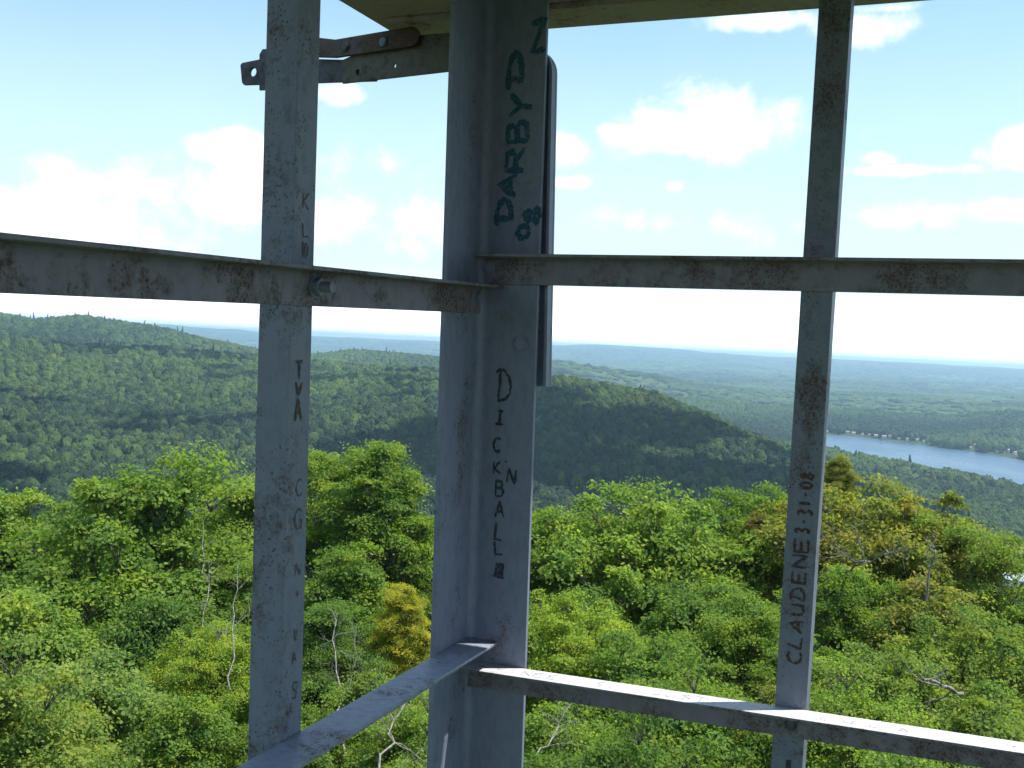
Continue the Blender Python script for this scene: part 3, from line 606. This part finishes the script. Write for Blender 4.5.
TREES = [
 (2, 484, 40, 120, 'upright', 'lite', 'broadleaf_tree', 'light green feathery treetop cut off by the left edge of the view'),
 (158, 456, 36, 225, 'round', 'green', 'broadleaf_tree', 'largest rounded green crown, standing highest left of the left window post'),
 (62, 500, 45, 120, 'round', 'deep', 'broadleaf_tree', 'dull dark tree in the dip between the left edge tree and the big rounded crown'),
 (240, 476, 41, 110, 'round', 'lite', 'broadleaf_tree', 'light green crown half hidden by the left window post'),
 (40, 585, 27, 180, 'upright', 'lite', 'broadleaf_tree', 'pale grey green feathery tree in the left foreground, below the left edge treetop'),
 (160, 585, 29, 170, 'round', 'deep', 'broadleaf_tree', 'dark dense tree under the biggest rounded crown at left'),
 (215, 628, 24, 95, 'flat', 'lime', 'young_tree', 'small bright lime green tree just left of the left window post foot'),
 (235, 560, 34, 90, 'round', 'green', 'broadleaf_tree', 'shaded mid green tree right behind the left window post, behind the dead snag'),
 (95, 640, 20, 190, 'upright', 'grey', 'shrubby_tree', 'broad grey green bushy tree filling the lower left corner'),
 (10, 668, 16, 190, 'bush', 'olive', 'shrubby_tree', 'olive bushy tree at the very bottom of the left edge'),
 (190, 690, 18, 150, 'upright', 'green', 'shrubby_tree', 'green bushy tree under the lime tree near the sloping lower rail'),
 (318, 446, 40, 90, 'round', 'lite', 'broadleaf_tree', 'sunlit crown just right of the left window post'),
 (388, 436, 37, 125, 'upright', 'green', 'broadleaf_tree', 'tall airy tree with upright branch tips between the two left posts, tallest of the gap'),
 (428, 520, 40, 80, 'round', 'green', 'broadleaf_tree', 'mid green tree touching the left side of the corner post'),
 (345, 540, 31, 130, 'upright', 'green', 'broadleaf_tree', 'green leafy tree in front of the tall airy one, right of the left post'),
 (408, 582, 24, 64, 'upright', 'yellow', 'young_tree', 'yellow leaved young tree left of the corner post'),
 (320, 600, 27, 100, 'round', 'deep', 'broadleaf_tree', 'dark tree behind the bare white twigs between the left post and the corner post'),
 (372, 660, 19, 130, 'bush', 'olive', 'shrubby_tree', 'bushy tree with yellowing leaves seen over the sloping lower rail'),
 (300, 700, 18, 110, 'bush', 'green', 'shrubby_tree', 'small green bush at the foot of the left window post'),
 (425, 705, 17, 120, 'bush', 'lite', 'shrubby_tree', 'light green bush under the yellow tree beside the corner post foot'),
 (485, 500, 43, 130, 'round', 'green', 'broadleaf_tree', 'crown behind the corner post, its edge showing on the right side'),
 (563, 503, 37, 140, 'flat', 'green', 'broadleaf_tree', 'layered green tree just right of the corner post'),
 (615, 520, 43, 110, 'round', 'deep', 'broadleaf_tree', 'darker crown in the notch between the two layered trees right of the corner post'),
 (668, 488, 36, 195, 'flat', 'lite', 'broadleaf_tree', 'broad bright layered tree in the middle of the right window opening, highest there'),
 (770, 486, 39, 110, 'flat', 'green', 'broadleaf_tree', 'green layered tree just left of the right window post'),
 (758, 512, 36.5, 40, 'upright', 'red', 'broadleaf_tree', 'tree with reddish turning leaves left of the right window post'),
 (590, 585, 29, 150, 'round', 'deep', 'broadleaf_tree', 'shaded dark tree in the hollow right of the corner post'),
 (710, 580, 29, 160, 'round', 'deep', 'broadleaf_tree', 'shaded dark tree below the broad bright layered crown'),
 (560, 596, 24, 120, 'flat', 'lime', 'young_tree', 'yellow green tree with flat sprays close to the corner post, right side'),
 (650, 625, 22, 170, 'bush', 'green', 'shrubby_tree', 'wide bushy green tree low in the middle of the right opening'),
 (755, 590, 25, 130, 'round', 'green', 'broadleaf_tree', 'round green tree touching the left side of the right window post'),
 (560, 690, 17, 170, 'bush', 'lite', 'shrubby_tree', 'light bush seen over the lower rail beside the corner post'),
 (690, 680, 17, 190, 'bush', 'green', 'shrubby_tree', 'green bush seen over the middle of the lower right rail'),
 (765, 700, 18, 90, 'bush', 'rust', 'shrubby_tree', 'bush with brownish leaf tips left of the foot of the right window post'),
 (640, 735, 13, 200, 'bush', 'deep', 'shrubby_tree', 'dark bush under the lower right rail in the middle'),
 (838, 454, 39, 40, 'upright', 'rust', 'broadleaf_tree', 'narrow tree with orange tipped top just right of the right window post, against the lake'),
 (885, 482, 36, 160, 'flat', 'rust', 'broadleaf_tree', 'tree with rusty orange sprays below the lake'),
 (952, 512, 35, 110, 'flat', 'olive', 'broadleaf_tree', 'olive tree with rusty tips right of the rusty orange tree'),
 (1040, 596, 33, 90, 'round', 'green', 'broadleaf_tree', 'green tree at the right edge below the blue grey roof'),
 (845, 560, 29, 110, 'round', 'green', 'broadleaf_tree', 'green tree close against the right side of the right window post'),
 (930, 580, 28, 170, 'upright', 'rust', 'broadleaf_tree', 'tree with brown tipped leaves around the bent grey branches at right'),
 (1000, 618, 25, 150, 'flat', 'olive', 'broadleaf_tree', 'olive tree at the right edge in front of the green edge tree'),
 (890, 640, 22, 160, 'bush', 'olive', 'shrubby_tree', 'bushy olive tree left of the broken pale limb'),
 (985, 680, 18, 190, 'bush', 'olive', 'shrubby_tree', 'bushy tree under the broken pale limb above the lower right rail'),
 (850, 680, 17, 140, 'bush', 'lite', 'shrubby_tree', 'light green bush right of the foot of the right window post'),
 (930, 735, 13, 190, 'bush', 'lite', 'shrubby_tree', 'light bush below the lower right rail near the bottom right corner'),
]
for t in TREES: place_tree(*t)

# bare dead trees and limbs, each its own
def dead_tree(seed, px0, py0, px1, py1, r, r2, rad, name, label, nbr=9, spread=.5, lev=2):
    rng = np.random.default_rng(seed)
    def P(px, py, d):
        a, e = azel(px, py); return np.array([d*math.sin(a), d*math.cos(a), EYE+d*math.tan(e)])
    p0 = P(px0, py0, r); p1 = P(px1, py1, r2); w = Acc(); L = np.linalg.norm(p1-p0)
    main = curve(p0, p1, 0, 10, rng); main[1:-1] += rng.normal(0, L*.012, (8, 3)); rad *= .62; w.add(*tube_np(main, np.linspace(rad, rad*.25, 10), 7))
    def grow(p, d, l, rr, lv):
        q = [p]; dd = d/np.linalg.norm(d)
        for s in range(5):
            dd = dd+rng.normal(0, .20, 3)+np.array([0, 0, .05]); dd /= np.linalg.norm(dd); q.append(q[-1]+dd*l/5)
        w.add(*tube_np(np.array(q), np.linspace(rr, rr*.3, 6), 5))
        if lv > 0:
            for s in range(3):
                k = rng.integers(1, 5); grow(q[k], dd+rng.normal(0, .6, 3), l*.5, rr*.5, lv-1)
    ax = (p1-p0)/L
    for i in range(nbr):
        k = rng.uniform(.25, .97); p = main[int(k*9)]; d = ax*.8+rng.normal(0, 1, 3)*.9; grow(p, d, L*spread*(1.15-k), rad*.5*(1.1-k*.6), lev)
    o = empty(name, tuple(p0)); me = w.mesh('trunk', DEAD); me.transform(Matrix.Translation(-Vector(p0))); link('trunk', me, o)
    tag(o, label, 'dead tree')
dead_tree(1, 207, 640, 203, 520, 28, 30, .035, 'dead_tree', 'thin whitish dead snag in front of the big crown, left of the left window post', 7, .35, 1)
dead_tree(2, 346, 760, 332, 610, 17.6, 21, .035, 'dead_tree', 'bare forked white sapling between the left window post and the corner post', 8, .45, 2)
dead_tree(3, 372, 790, 408, 690, 14.5, 16, .035, 'dead_tree', 'leaning bare grey sapling just above the sloping lower rail', 8, .5, 2)
dead_tree(4, 505, 800, 575, 700, 13.8, 15.5, .028, 'dead_tree', 'slanting bare twiggy stem right of the corner post foot, under the rail', 8, .5, 2)
dead_tree(5, 962, 694, 917, 672, 18.6, 17.2, .06, 'fallen_limb', 'broken pale limb lying in the treetops above the lower right rail', 4, .5, 1)
dead_tree(6, 846, 570, 905, 548, 28.5, 26, .05, 'dead_tree', 'bent grey bare branch among rusty leaves right of the right window post', 7, .6, 2)
dead_tree(7, 926, 600, 938, 530, 27.5, 27.5, .05, 'dead_tree', 'crooked pale bare crown in the middle of the rusty trees at right', 8, .55, 2)
dead_tree(10, 230, 690, 238, 560, 22, 24, .03, 'dead_tree', 'slim grey dead stem close to the left side of the left window post', 6, .4, 1)

def undergrowth():
    rng = np.random.default_rng(77); n = 90000
    r = np.sqrt(rng.uniform(6**2, 60**2, n)); a = rng.uniform(-.6, .6, n); x = r*np.sin(a); y = r*np.cos(a)
    z = terr(x, y)+np.abs(rng.normal(0, 1, n))*(1.0+2.2*vnoise(x/2.5, y/2.5, 4))
    V, Fq = leaves_np(np.stack([x, y, z], -1), rng.normal(0, .6, (n, 3))+[0, 0, 1], rng, .22)
    me = npmesh('undergrowth', V, Fq, LEAF); at = me.attributes.new('lv', 'FLOAT', 'POINT'); at.data.foreach_set('value', np.repeat(rng.uniform(0, 1, n), 4).astype(np.float32))
    o = link('undergrowth', me); o.color = G['green']; tag(o, 'leafy undergrowth on the ground between the near trees', 'undergrowth', kind='stuff')
undergrowth()

# ------------------------------------------------------------------ the tower cab
S = 1.93156
CV = Vector((-.06503, 1.93046, EYE)); DA = Vector((.92504, -.37986, 0)); DB = Vector((-.37986, -.92504, 0)); DZ = Vector((0, 0, 1))
tower = empty('fire_tower_cab', tuple(CV)); tower.matrix_world = Matrix.Translation(CV) @ Matrix((tuple(DA), tuple(DB), (0, 0, 1))).transposed().to_4x4()
tag(tower, 'grey painted steel lookout cab with rusty rails, graffiti and open window bays, seen from inside', 'fire tower')
# local axes: x = along the right wall, y = along the left wall (towards the viewer), z = up; the corner is the origin
LEANC = -.01434; LEANR = .0063
MPOST = metal_mat('grey_painted_steel', (.172, .188, .262), -.09, .40, where='corner')
MPOSTR = metal_mat('spotted_painted_steel', (.160, .180, .238), -.03, .60, where='left')
MPOSTQ = metal_mat('mottled_painted_steel', (.145, .160, .210), -.02, .66, where='right')
MRAIL = metal_mat('rusty_painted_steel', (.168, .158, .195), .085, .62)
MRAILC = metal_mat('cleaner_painted_steel', (.24, .26, .34), .02, .5)
MROOF = metal_mat('olive_roof_steel', (.33, .25, .26), -.02, .3)
MBAND = metal_mat('dark_olive_steel', (.105, .10, .08), .08, .4)
MDARK = metal_mat('dark_rusty_steel', (.07, .075, .09), .12, .6)
MRUST = metal_mat('bare_rusty_steel', (.085, .065, .058), .24, .6, (.075, .030, .018))
def steel(name, prof, p0, p1, U, W, mat, bev=.0011, end_cut=None):
    """prismatic steel section: 2D profile in axes U, W swept from p0 to p1"""
    bm = bmesh.new(); p0 = Vector(p0); p1 = Vector(p1); U = Vector(U); W = Vector(W)
    a = [bm.verts.new(p0+U*u+W*w) for u, w in prof]; b = [bm.verts.new(p1+U*u+W*w) for u, w in prof]; n = len(prof)
    bm.faces.new(a); bm.faces.new(b[::-1])
    for i in range(n): bm.faces.new((a[i], b[i], b[(i+1) % n], a[(i+1) % n]))
    bmesh.ops.recalc_face_normals(bm, faces=bm.faces)
    if bev: bmesh.ops.bevel(bm, geom=[e for e in bm.edges if e.is_manifold and e.calc_face_angle(0) > .6], offset=bev, segments=2, affect='EDGES', profile=.5)
    me = bpy.data.meshes.new(name); bm.to_mesh(me); bm.free(); me.materials.append(mat)
    for p in me.polygons: p.use_smooth = False
    return link(name, me, tower)
ZB, ZT = -1.9, .6185
def angle_prof(w1, w2, t, fil=.006):
    # inner corner at (0,0), metal on the negative side
    f = [(fil*(1-math.sin(q)), fil*(1-math.cos(q))) for q in np.linspace(0, math.pi/2, 5)]
    return [(w1, -t), (w1, 0)]+[(fil*(1-math.sin(q)), fil*(1-math.cos(q))) for q in np.linspace(0, math.pi/2, 6)]+[(0, w2), (-t, w2), (-t, -t)]
def ax(z, a=0, b=0, lean=LEANC): return (a+lean*z, b, z)
corner = steel('corner_post', angle_prof(.1127, .1367, .010, .015), ax(ZB), ax(ZT), (1, 0, 0), (0, 1, 0), MPOST)
corner['label'] = 'wide grey corner post with teal and black marker writing'
# window post of the left wall: flat leg in the wall plane, other leg outward at its near end
lp = [(0, .5443), (0, .5940), (-.0500, .5940), (-.0500, .5888), (-.0052, .5888), (-.0052, .5443)]
lpost = steel('window_post', lp, ax(ZB), ax(ZT), (1, 0, 0), (0, 1, 0), MPOSTR); lpost['label'] = 'left window post speckled with rust, letters scratched down its right face'
rp = [(.5648, 0), (.6145, 0), (.6145, -.048), (.6095, -.048), (.6095, -.0052), (.5648, -.0052)]
rpost = steel('window_post', rp, ax(ZB, lean=LEANR), ax(ZT, lean=LEANR), (1, 0, 0), (0, 1, 0), MPOSTQ); rpost['label'] = 'right window post with a name and date written up it'

def rail(name, wall, z0, slope, length, mat, w=.0508, hw=.0508, start=0.0, tipcut=0.0, label=None):
    """rolled angle: vertical leg against the posts, other leg level at the top and pointing inward"""
    t = .0052; v0 = .0006
    prof = [(v0, -w), (v0, 0), (hw, 0), (hw, -t), (v0+t+.003, -t), (v0+t+.001, -t-.001), (v0+t, -t-.003), (v0+t, -w)]
    if wall == 'R': o = steel(name, prof, (start, 0, z0+slope*start), (length, 0, z0+slope*length), (0, 1, 0), (0, 0, 1), mat)
    else:
        o = steel(name, prof, (LEANC*z0, start, z0+slope*start), (LEANC*z0, length, z0+slope*length), (1, 0, 0), (0, 0, 1), mat)
    if label: o['label'] = label
    return o
zUR, zUL, zLR, zLL = .08263*S, .05515*S, -.30023*S, -.27665*S
ur = rail('rail', 'R', zUR, .0001, 2.13, MRAIL, start=.012, label='upper rail of the right wall with a long streak of dark rust')
ul = rail('rail', 'L', zUL, -.02854, 2.13, MRAIL, start=.006, label='upper rail of the left wall, rusty, with a nut on its bolt')
lr = rail('rail', 'R', zLR, .02171, 2.13, MRAIL, w=.047, start=.012, label='lower rail of the right wall, its top lit white by the sun')
ll = rail('rail', 'L', zLL, -.0023, 2.13, MRAILC, w=.050, hw=.062, start=.006, label='lower rail of the left wall sloping towards the viewer in shade')

LIT_TOP = metal_mat('painted_sunlit_steel', (.44, .45, .48), -.06, .45)  # sunlight put into the colour: paler steel for the lower right rail's top
lr.data.materials.append(LIT_TOP)
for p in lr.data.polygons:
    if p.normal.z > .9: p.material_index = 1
# bolts
def bolt(name, parent, pos, axis, r=.0085, L=.03, mat=MDARK, nut=True):
    bm = bmesh.new()
    def cyl(rad, l, z0, n):
        q = bmesh.ops.create_cone(bm, cap_ends=True, segments=n, radius1=rad, radius2=rad, depth=l)['verts']
        for v in q: v.co.z += z0+l/2
    if nut: cyl(r*1.75, r*1.5, 0, 6); cyl(r, L, 0, 16); cyl(r*2.0, .002, -.0005, 20)
    else:
        cyl(r*1.6, r*.5, 0, 20); cyl(r*1.25, r*.8, 0, 20)
    M2 = Vector(axis).to_track_quat('Z', 'Y').to_matrix().to_4x4(); M2.translation = pos; bm.transform(M2)
    bmesh.ops.bevel(bm, geom=[e for e in bm.edges if e.calc_face_angle(0) > .7], offset=.0006, segments=1, affect='EDGES')
    me = bpy.data.meshes.new(name); bm.to_mesh(me); bm.free(); me.materials.append(mat); o = link(name, me, parent); return o
bolt('bolt', ul, (.0048, .549, .066), (1, 0, 0), .0072, .028, MPOST)
bolt('bolt', ur, (.019, .0062, .138), (0, 1, 0), .006, .008, MPOST, False)
bolt('bolt', ul, (.0048, .02, .082), (1, 0, 0), .006, .006, MPOST, False)
bolt('bolt', lr, (.589, .0062, -.592), (0, 1, 0), .006, .008, MDARK, False)
bolt('bolt', corner, (.0855, .0004, .004), (0, 1, 0), .0085, .004, MPOST, False)

# outer flat bar with a rounded top, hanging outside the corner post
def outer_bar():
    bm = bmesh.new(); a0, a1, z0, z1, rr = .060, .130, -.0715, .535, .045
    prof = [(a0, z0), (a1, z0)]+[(a1-rr+rr*math.cos(q), z1-rr+rr*math.sin(q)) for q in np.linspace(0, math.pi/2, 9)]+[(a0, z1)]
    def slab(pr, b0, b1):
        f = [bm.verts.new((x, b0, z)) for x, z in pr]; g = [bm.verts.new((x, b1, z)) for x, z in pr]; n = len(pr)
        bm.faces.new(f); bm.faces.new(g[::-1])
        for i in range(n): bm.faces.new((f[i], g[i], g[(i+1) % n], f[(i+1) % n]))
    slab(prof, -.042, -.036)
    # turned lip along its right side
    lip = [(a1-.006, z0+.001), (a1-.0005, z0+.001)]+[(a1-rr+(rr-.0005)*math.cos(q), z1-rr+(rr-.0005)*math.sin(q)) for q in np.linspace(0, math.pi/2, 9)]+[(a1-rr+(rr-.006)*math.cos(q), z1-rr+(rr-.006)*math.sin(q)) for q in np.linspace(math.pi/2, 0, 9)]
    slab(lip, -.0358, -.016)
    for v in bm.verts: v.co.x -= .030*(v.co.z+.07)
    bmesh.ops.recalc_face_normals(bm, faces=bm.faces)
    me = bpy.data.meshes.new('outer_bar'); bm.to_mesh(me); bm.free(); me.materials.append(MPOST); link('outer_bar', me, tower)
outer_bar()

# roof with a soffit, its far and left edges turned down a little
def box(name, lo, hi, mat, parent=tower, bev=.002, rot=None):
    bm = bmesh.new(); bmesh.ops.create_cube(bm, size=1); lo = Vector(lo); hi = Vector(hi)
    for v in bm.verts: v.co = Vector([lo[i]+(v.co[i]+.5)*(hi[i]-lo[i]) for i in range(3)])
    if bev: bmesh.ops.bevel(bm, geom=bm.edges[:], offset=bev, segments=2, affect='EDGES')
    me = bpy.data.meshes.new(name); bm.to_mesh(me); bm.free(); me.materials.append(mat); return link(name, me, parent)
roof = box('roof', (-.283, -.190, .619), (2.4, 2.4, .65), MROOF)
box('soffit_seam', (-.245, -.06, .609), (2.38, -.045, .6188), MROOF, roof)

# brackets outside the left wall, parallel to the right wall, in the plane y = -.10
def plate(name, pts, y0, th, mat, holes=(), label=None):
    """flat steel plate traced in x,z with round holes cut through"""
    cu_ = bpy.data.curves.new(name, 'CURVE'); cu_.dimensions = '2D'; cu_.fill_mode = 'BOTH'; cu_.extrude = th/2; cu_.bevel_depth = .0008; cu_.bevel_resolution = 1
    def spl(pp):
        s = cu_.splines.new('POLY'); s.points.add(len(pp)-1); s.use_cyclic_u = True
        for q, (x, z) in zip(s.points, pp): q.co = (x, z, 0, 1)
    spl(pts)
    for hx, hz, hr, hh in holes: spl([(hx+hr*math.cos(t), hz+hh*math.sin(t)) for t in np.linspace(0, 2*math.pi, 18, endpoint=False)])
    tmp = bpy.data.objects.new('tmp', cu_); COL.objects.link(tmp)
    dg = bpy.context.evaluated_depsgraph_get(); me = bpy.data.meshes.new_from_object(tmp.evaluated_get(dg)); bpy.data.objects.remove(tmp)
    me.transform(Matrix.Translation((0, y0, 0)) @ Matrix.Rotation(math.pi/2, 4, 'X'))
    me.name = name; me.materials.clear(); me.materials.append(mat)
    o = link(name, me, tower)
    if label: o['label'] = label
    return o
def rnd_end(x, z, r, sx, n=7):
    return [(x+sx*r*math.sin(t), z-r*math.cos(t)) for t in np.linspace(0, math.pi, n)]
plate('edge_band', [(-.372, .514), (-.02, .531), (-.02, .599), (-.268, .597), (-.300, .585), (-.374, .560)], -.105, .005, MBAND, [(-.338, .534, .0045, .007), (-.254, .542, .0035, .0055)], 'olive steel band with two small holes, left of the corner post')
strap = plate('strap', [(-.432, .568), (-.384, .564)]+[(-.215, .575)]+[(-.215+.0185*math.sin(t), .5935-.0185*math.cos(t)) for t in np.linspace(.1, math.pi-.1, 7)]+[(-.386, .598), (-.43, .605)], -.094, .007, MRUST, (), 'brown rusty strap with a rounded end')
bolt('bolt', strap, (-.362, -.089, .583), (0, 1, 0), .006, .006, MDARK, False); bolt('bolt', strap, (-.275, -.089, .586), (0, 1, 0), .0055, .006, MPOST, False)
plate('hanger_arm', [(-.619, .525), (-.300, .517), (-.300, .556), (-.562, .577), (-.625, .570), (-.629, .566), (-.6235, .530)], -.112, .006, MDARK, [(-.597, .550, .0095, .010)], 'dark flat arm with a round hole in its left end')
plate('hanger_plate', [(-.570, .509), (-.470, .509), (-.470, .592), (-.566, .592), (-.573, .582)], -.100, .005, MDARK)

# ------------------------------------------------------------------ writing: hand drawn strokes as thin ribbons of ink lying on the steel
GL = {
 'A': [[(0,0),(.5,1),(1,0)],[(.2,.38),(.8,.38)]], 'B': [[(0,0),(0,1),(.7,.95),(.8,.75),(.6,.55),(0,.52)],[(.6,.55),(.95,.4),(.85,.08),(0,0)]],
 'C': [[(.95,.85),(.6,1),(.2,.85),(0,.5),(.2,.12),(.6,0),(.95,.15)]], 'D': [[(0,0),(.1,.5),(.1,.96)],[(-.2,.92),(.1,1),(.45,.95),(.78,.78),(.95,.5),(.85,.24),(.5,.05),(-.05,0)]],
 'E': [[(1,1),(0,1),(0,0),(1,0)],[(0,.52),(.8,.52)]], 'G': [[(.95,.85),(.5,1),(.1,.8),(0,.4),(.3,.02),(.9,.05),(.95,.45),(.55,.45)]],
 'I': [[(.5,0),(.5,1)],[(.2,1),(.8,1)],[(0,0),(.9,.02)]], 'J': [[(.9,1),(.85,.2),(.5,0),(.1,.15)]], 'K': [[(0,0),(.05,1)],[(.9,1),(.08,.45),(1,.02)]],
 'L': [[(.1,1),(0,0),(1,0)]], 'M': [[(0,0),(.1,1),(.5,.35),(.9,1),(1,0)]], 'N': [[(0,0),(.08,1),(.92,0),(1,1)]],
 'R': [[(0,0),(0,1),(.7,.95),(.85,.72),(.6,.5),(0,.48)],[(.4,.48),(1,0)]], 'S': [[(.95,.88),(.5,1),(.08,.8),(.4,.55),(.9,.35),(.6,.03),(.02,.1)]],
 'T': [[(.5,0),(.5,1)],[(-.1,1),(1.05,.96)]], 'U': [[(0,1),(.05,.2),(.4,0),(.85,.15),(.9,1)]], 'V': [[(0,1),(.5,0),(.95,1)]], 'Y': [[(0,1),(.5,.5),(1,1)],[(.5,.5),(.45,0)]],
 '0': [[(.5,0),(.1,.25),(.1,.75),(.5,1),(.9,.75),(.9,.25),(.5,0)]], '1': [[(.3,.8),(.55,1),(.5,0)]], '3': [[(.05,.92),(.6,1),(.85,.78),(.45,.54),(.9,.28),(.6,.02),(.05,.1)]],
 '8': [[(.5,.52),(.15,.75),(.5,1),(.85,.75),(.5,.52),(.05,.22),(.5,0),(.95,.22),(.5,.52)]], '6': [[(.85,.95),(.3,.7),(.08,.3),(.4,0),(.85,.2),(.7,.5),(.15,.4)]],
 '-': [[(.1,.5),(.9,.52)]], "'": [[(.5,1),(.35,.7)]], '+': [[(.5,.1),(.5,.9)],[(.1,.5),(.9,.5)]],
 '#': [[(.1,0),(.1,1),(.9,1),(.9,0),(.1,0)],[(.1,.2),(.9,.25),(.15,.45),(.9,.5),(.1,.7),(.9,.75),(.2,.95)],[(.3,0),(.4,1)],[(.7,1),(.6,0)],[(-.3,0),(1.2,.03)]],
}
def ink(name, col):
    m, g = newmat(name); tc = g.n('ShaderNodeTexCoord').outputs['Object']; n = g.noise(tc, 260, 3, .6)
    n2 = g.noise(tc, 45, 3, .6)
    c = g.mix(g.mapr(n, .4, .66), col, tuple(v*1.7+.015 for v in col))
    principled(g, g.mix(g.mapr(g.m('ADD', g.m('MULTIPLY', n, .5), g.m('MULTIPLY', n2, .5)), .50, .62, 0, .38), c, (.15, .17, .215)), .6); return m
BLACK = ink('black_marker', (.018, .02, .028)); TEAL = ink('teal_marker', (.006, .052, .085)); BROWN = ink('rust_scratch', (.032, .017, .014)); FAINT = ink('grey_scratch', (.12, .12, .13))
def writing(items, plane, parent, mat, width, label=None, seed=0):
    """items: (char, s, z, w, h, mode); plane 'R' => s is x on y=off, 'L' => s is y on x=off, ('T',z) => lying on a rail top;
       mode 0 upright, 1 turned a quarter left so it reads upwards"""
    rng = random.Random(seed); V = []; Fq = []; off = .0007
    for it in items:
        ch, s0, z0, w, h, mode = it; ang = rng.gauss(0, .11); w *= rng.uniform(.9, 1.15); h *= rng.uniform(.92, 1.12); s0 += rng.gauss(0, .0006)
        for st in GL[ch]:
            pts = []
            for (u, v), (u2, v2) in zip(st[:-1], st[1:]):
                for q in range(5): pts.append((u+(u2-u)*q/5, v+(v2-v)*q/5))
            pts.append(st[-1]); P = []
            for i, (u, v) in enumerate(pts):
                u += rng.gauss(0, .02); v += rng.gauss(0, .014); u, v = u+ang*(v-.5), v-ang*.5*(u-.5)
                if mode == 0: a, b = s0+(u-.5)*w, z0+(v-.5)*h
                else: a, b = s0-(v-.5)*h, z0+(u-.5)*w
                P.append((a, b))
            n = len(P); base = len(V)
            for i, (a, b) in enumerate(P):
                a2, b2 = P[min(n-1, i+1)]; a1, b1 = P[max(0, i-1)]; dx, dy = a2-a1, b2-b1; l = math.hypot(dx, dy)+1e-9
                ww = width/2*rng.uniform(.8, 1.15)*(.72+.5*abs(math.sin(i*.23+len(V)*.011)))*(.55 if i in (0, n-1) else 1); nx, ny = -dy/l*ww, dx/l*ww
                for k in (-1, 1):
                    p = (a+k*nx, b+k*ny)
                    V.append(p)
            for i in range(n-1): Fq.append((base+2*i, base+2*i+1, base+2*i+3, base+2*i+2))
    bm = bmesh.new(); vv = []
    for i, (a, b) in enumerate(V):
        o = off+(i % 7)*.000011
        if plane == 'R': c = (a, o, b)
        elif plane == 'L': c = (o+LEANC*b, a, b)
        else: c = (a, b, plane+o)
        vv.append(bm.verts.new(c))
    for f in Fq: bm.faces.new([vv[i] for i in f])
    me = bpy.data.meshes.new(name_ := 'writing'); bm.to_mesh(me); bm.free(); me.materials.append(mat); ob = link(name_, me, parent)
    if label: ob['label'] = label
    return ob
# corner post, right face (x along the wall as seen grows to the right)
def lw(x, z): return x
writing([('D', .057, -.073, .026, .060, 0), ('I', .050, -.131, .014, .022, 0), ('C', .047, -.180, .013, .024, 0), ('K', .050, -.222, .013, .021, 0), ("'", .066, -.213, .010, .012, 0),
         ('N', .077, -.234, .017, .025, 0), ('B', .057, -.259, .015, .026, 0), ('A', .057, -.297, .016, .026, 0), ('L', .058, -.336, .014, .030, 0), ('L', .059, -.366, .014, .026, 0), ('#', .062, -.407, .017, .022, 0)],
        'R', corner, BLACK, .0046, 'black hand lettering running down the corner post', 4)
writing([('D', .040, .243, .036, .026, 1), ('A', .046, .287, .036, .030, 1), ('R', .056, .333, .038, .036, 1), ('B', .060, .382, .040, .040, 1), ('Y', .064, .427, .038, .042, 1), ('D', .048, .497, .052, .028, 1), ('N', .090, .548, .056, .026, 1),
         ('0', .078, .203, .024, .022, 1), ('8', .096, .232, .026, .026, 1)], 'R', corner, TEAL, .0098, 'teal marker lettering running up the top of the corner post', 5)
writing([('I', .034, .050, .008, .016, 0), ('A', .046, .048, .011, .016, 0), ('B', .060, .048, .010, .016, 0)], 'R', corner, FAINT, .0016, 'faint scratched letters below the rail', 6)
# right window post, reading upwards
zz = -.484; items = []
for i, ch in enumerate('CLAUDENE'):
    items.append((ch, .5905+LEANR*zz, zz, .019, .022 if i else .024, 1)); zz += .0262
zz = -.277
for ch in '3-31-08':
    items.append((ch, .5925+LEANR*zz, zz, .010 if ch != '-' else .006, .020, 1)); zz += .0148
writing(items, 'R', rpost, BROWN, .0044, 'brownish black lettering reading up the right window post', 7)
writing([('1', .586, -.680, .012, .05, 0)], 'R', rpost, BLACK, .006, 'black stroke below the rail', 8)
# left window post, right face (seen from the viewer y grows to the left)
writing([(ch, y+LEANC*0, z, -.014, h, 0) for ch, y, z, h in (('T', .572, -.046, .022), ('V', .572, -.070, .018), ('A', .572, -.098, .026))], 'L', lpost, BROWN, .0048, 'rust brown letters on the left window post', 9)
writing([('C', .565, -.202, -.014, .024, 0), ('G', .564, -.244, -.015, .028, 0), ('K', .567, .178, -.012, .020, 0), ('L', .567, .140, -.012, .018, 0), ('1', .572, .113, -.008, .020, 0), ('0', .563, .113, -.009, .020, 0),
         ('N', .563, -.312, -.013, .014, 0), ('+', .563, -.345, -.010, .014, 0), ('V', .564, -.40, -.009, .016, 0), ('A', .566, -.43, -.010, .016, 0), ('S', .564, -.475, -.012, .022, 0)], 'L', lpost, ink('grey_brown_scratch', (.06, .04, .035)), .0021, 'thin scratched letters down the left window post', 10)
# scratches on the lit top of the lower right rail
def top_writing():
    items = []; x = .135
    for ch in 'NEE':
        items.append((ch, x, .026, .016, .022, 0)); x += .024
    x = .27
    for ch in 'SI': items.append((ch, x, .026, .014, .022, 0)); x += .02
    x = .37
    for ch in 'JUST': items.append((ch, x, .026, .018, .024, 0)); x += .025
    x = .68
    for ch in 'ULA': items.append((ch, x, .024, .016, .016, 0)); x += .04
    o = writing(items, 0.0, lr, ink('pencil_scratch', (.24, .24, .27)), .0016, 'faint scratched words on the sunlit top of the lower rail', 11)
    for v in o.data.vertices: v.co.y = .052-v.co.y; v.co.z += zLR+.02171*v.co.x
top_writing()
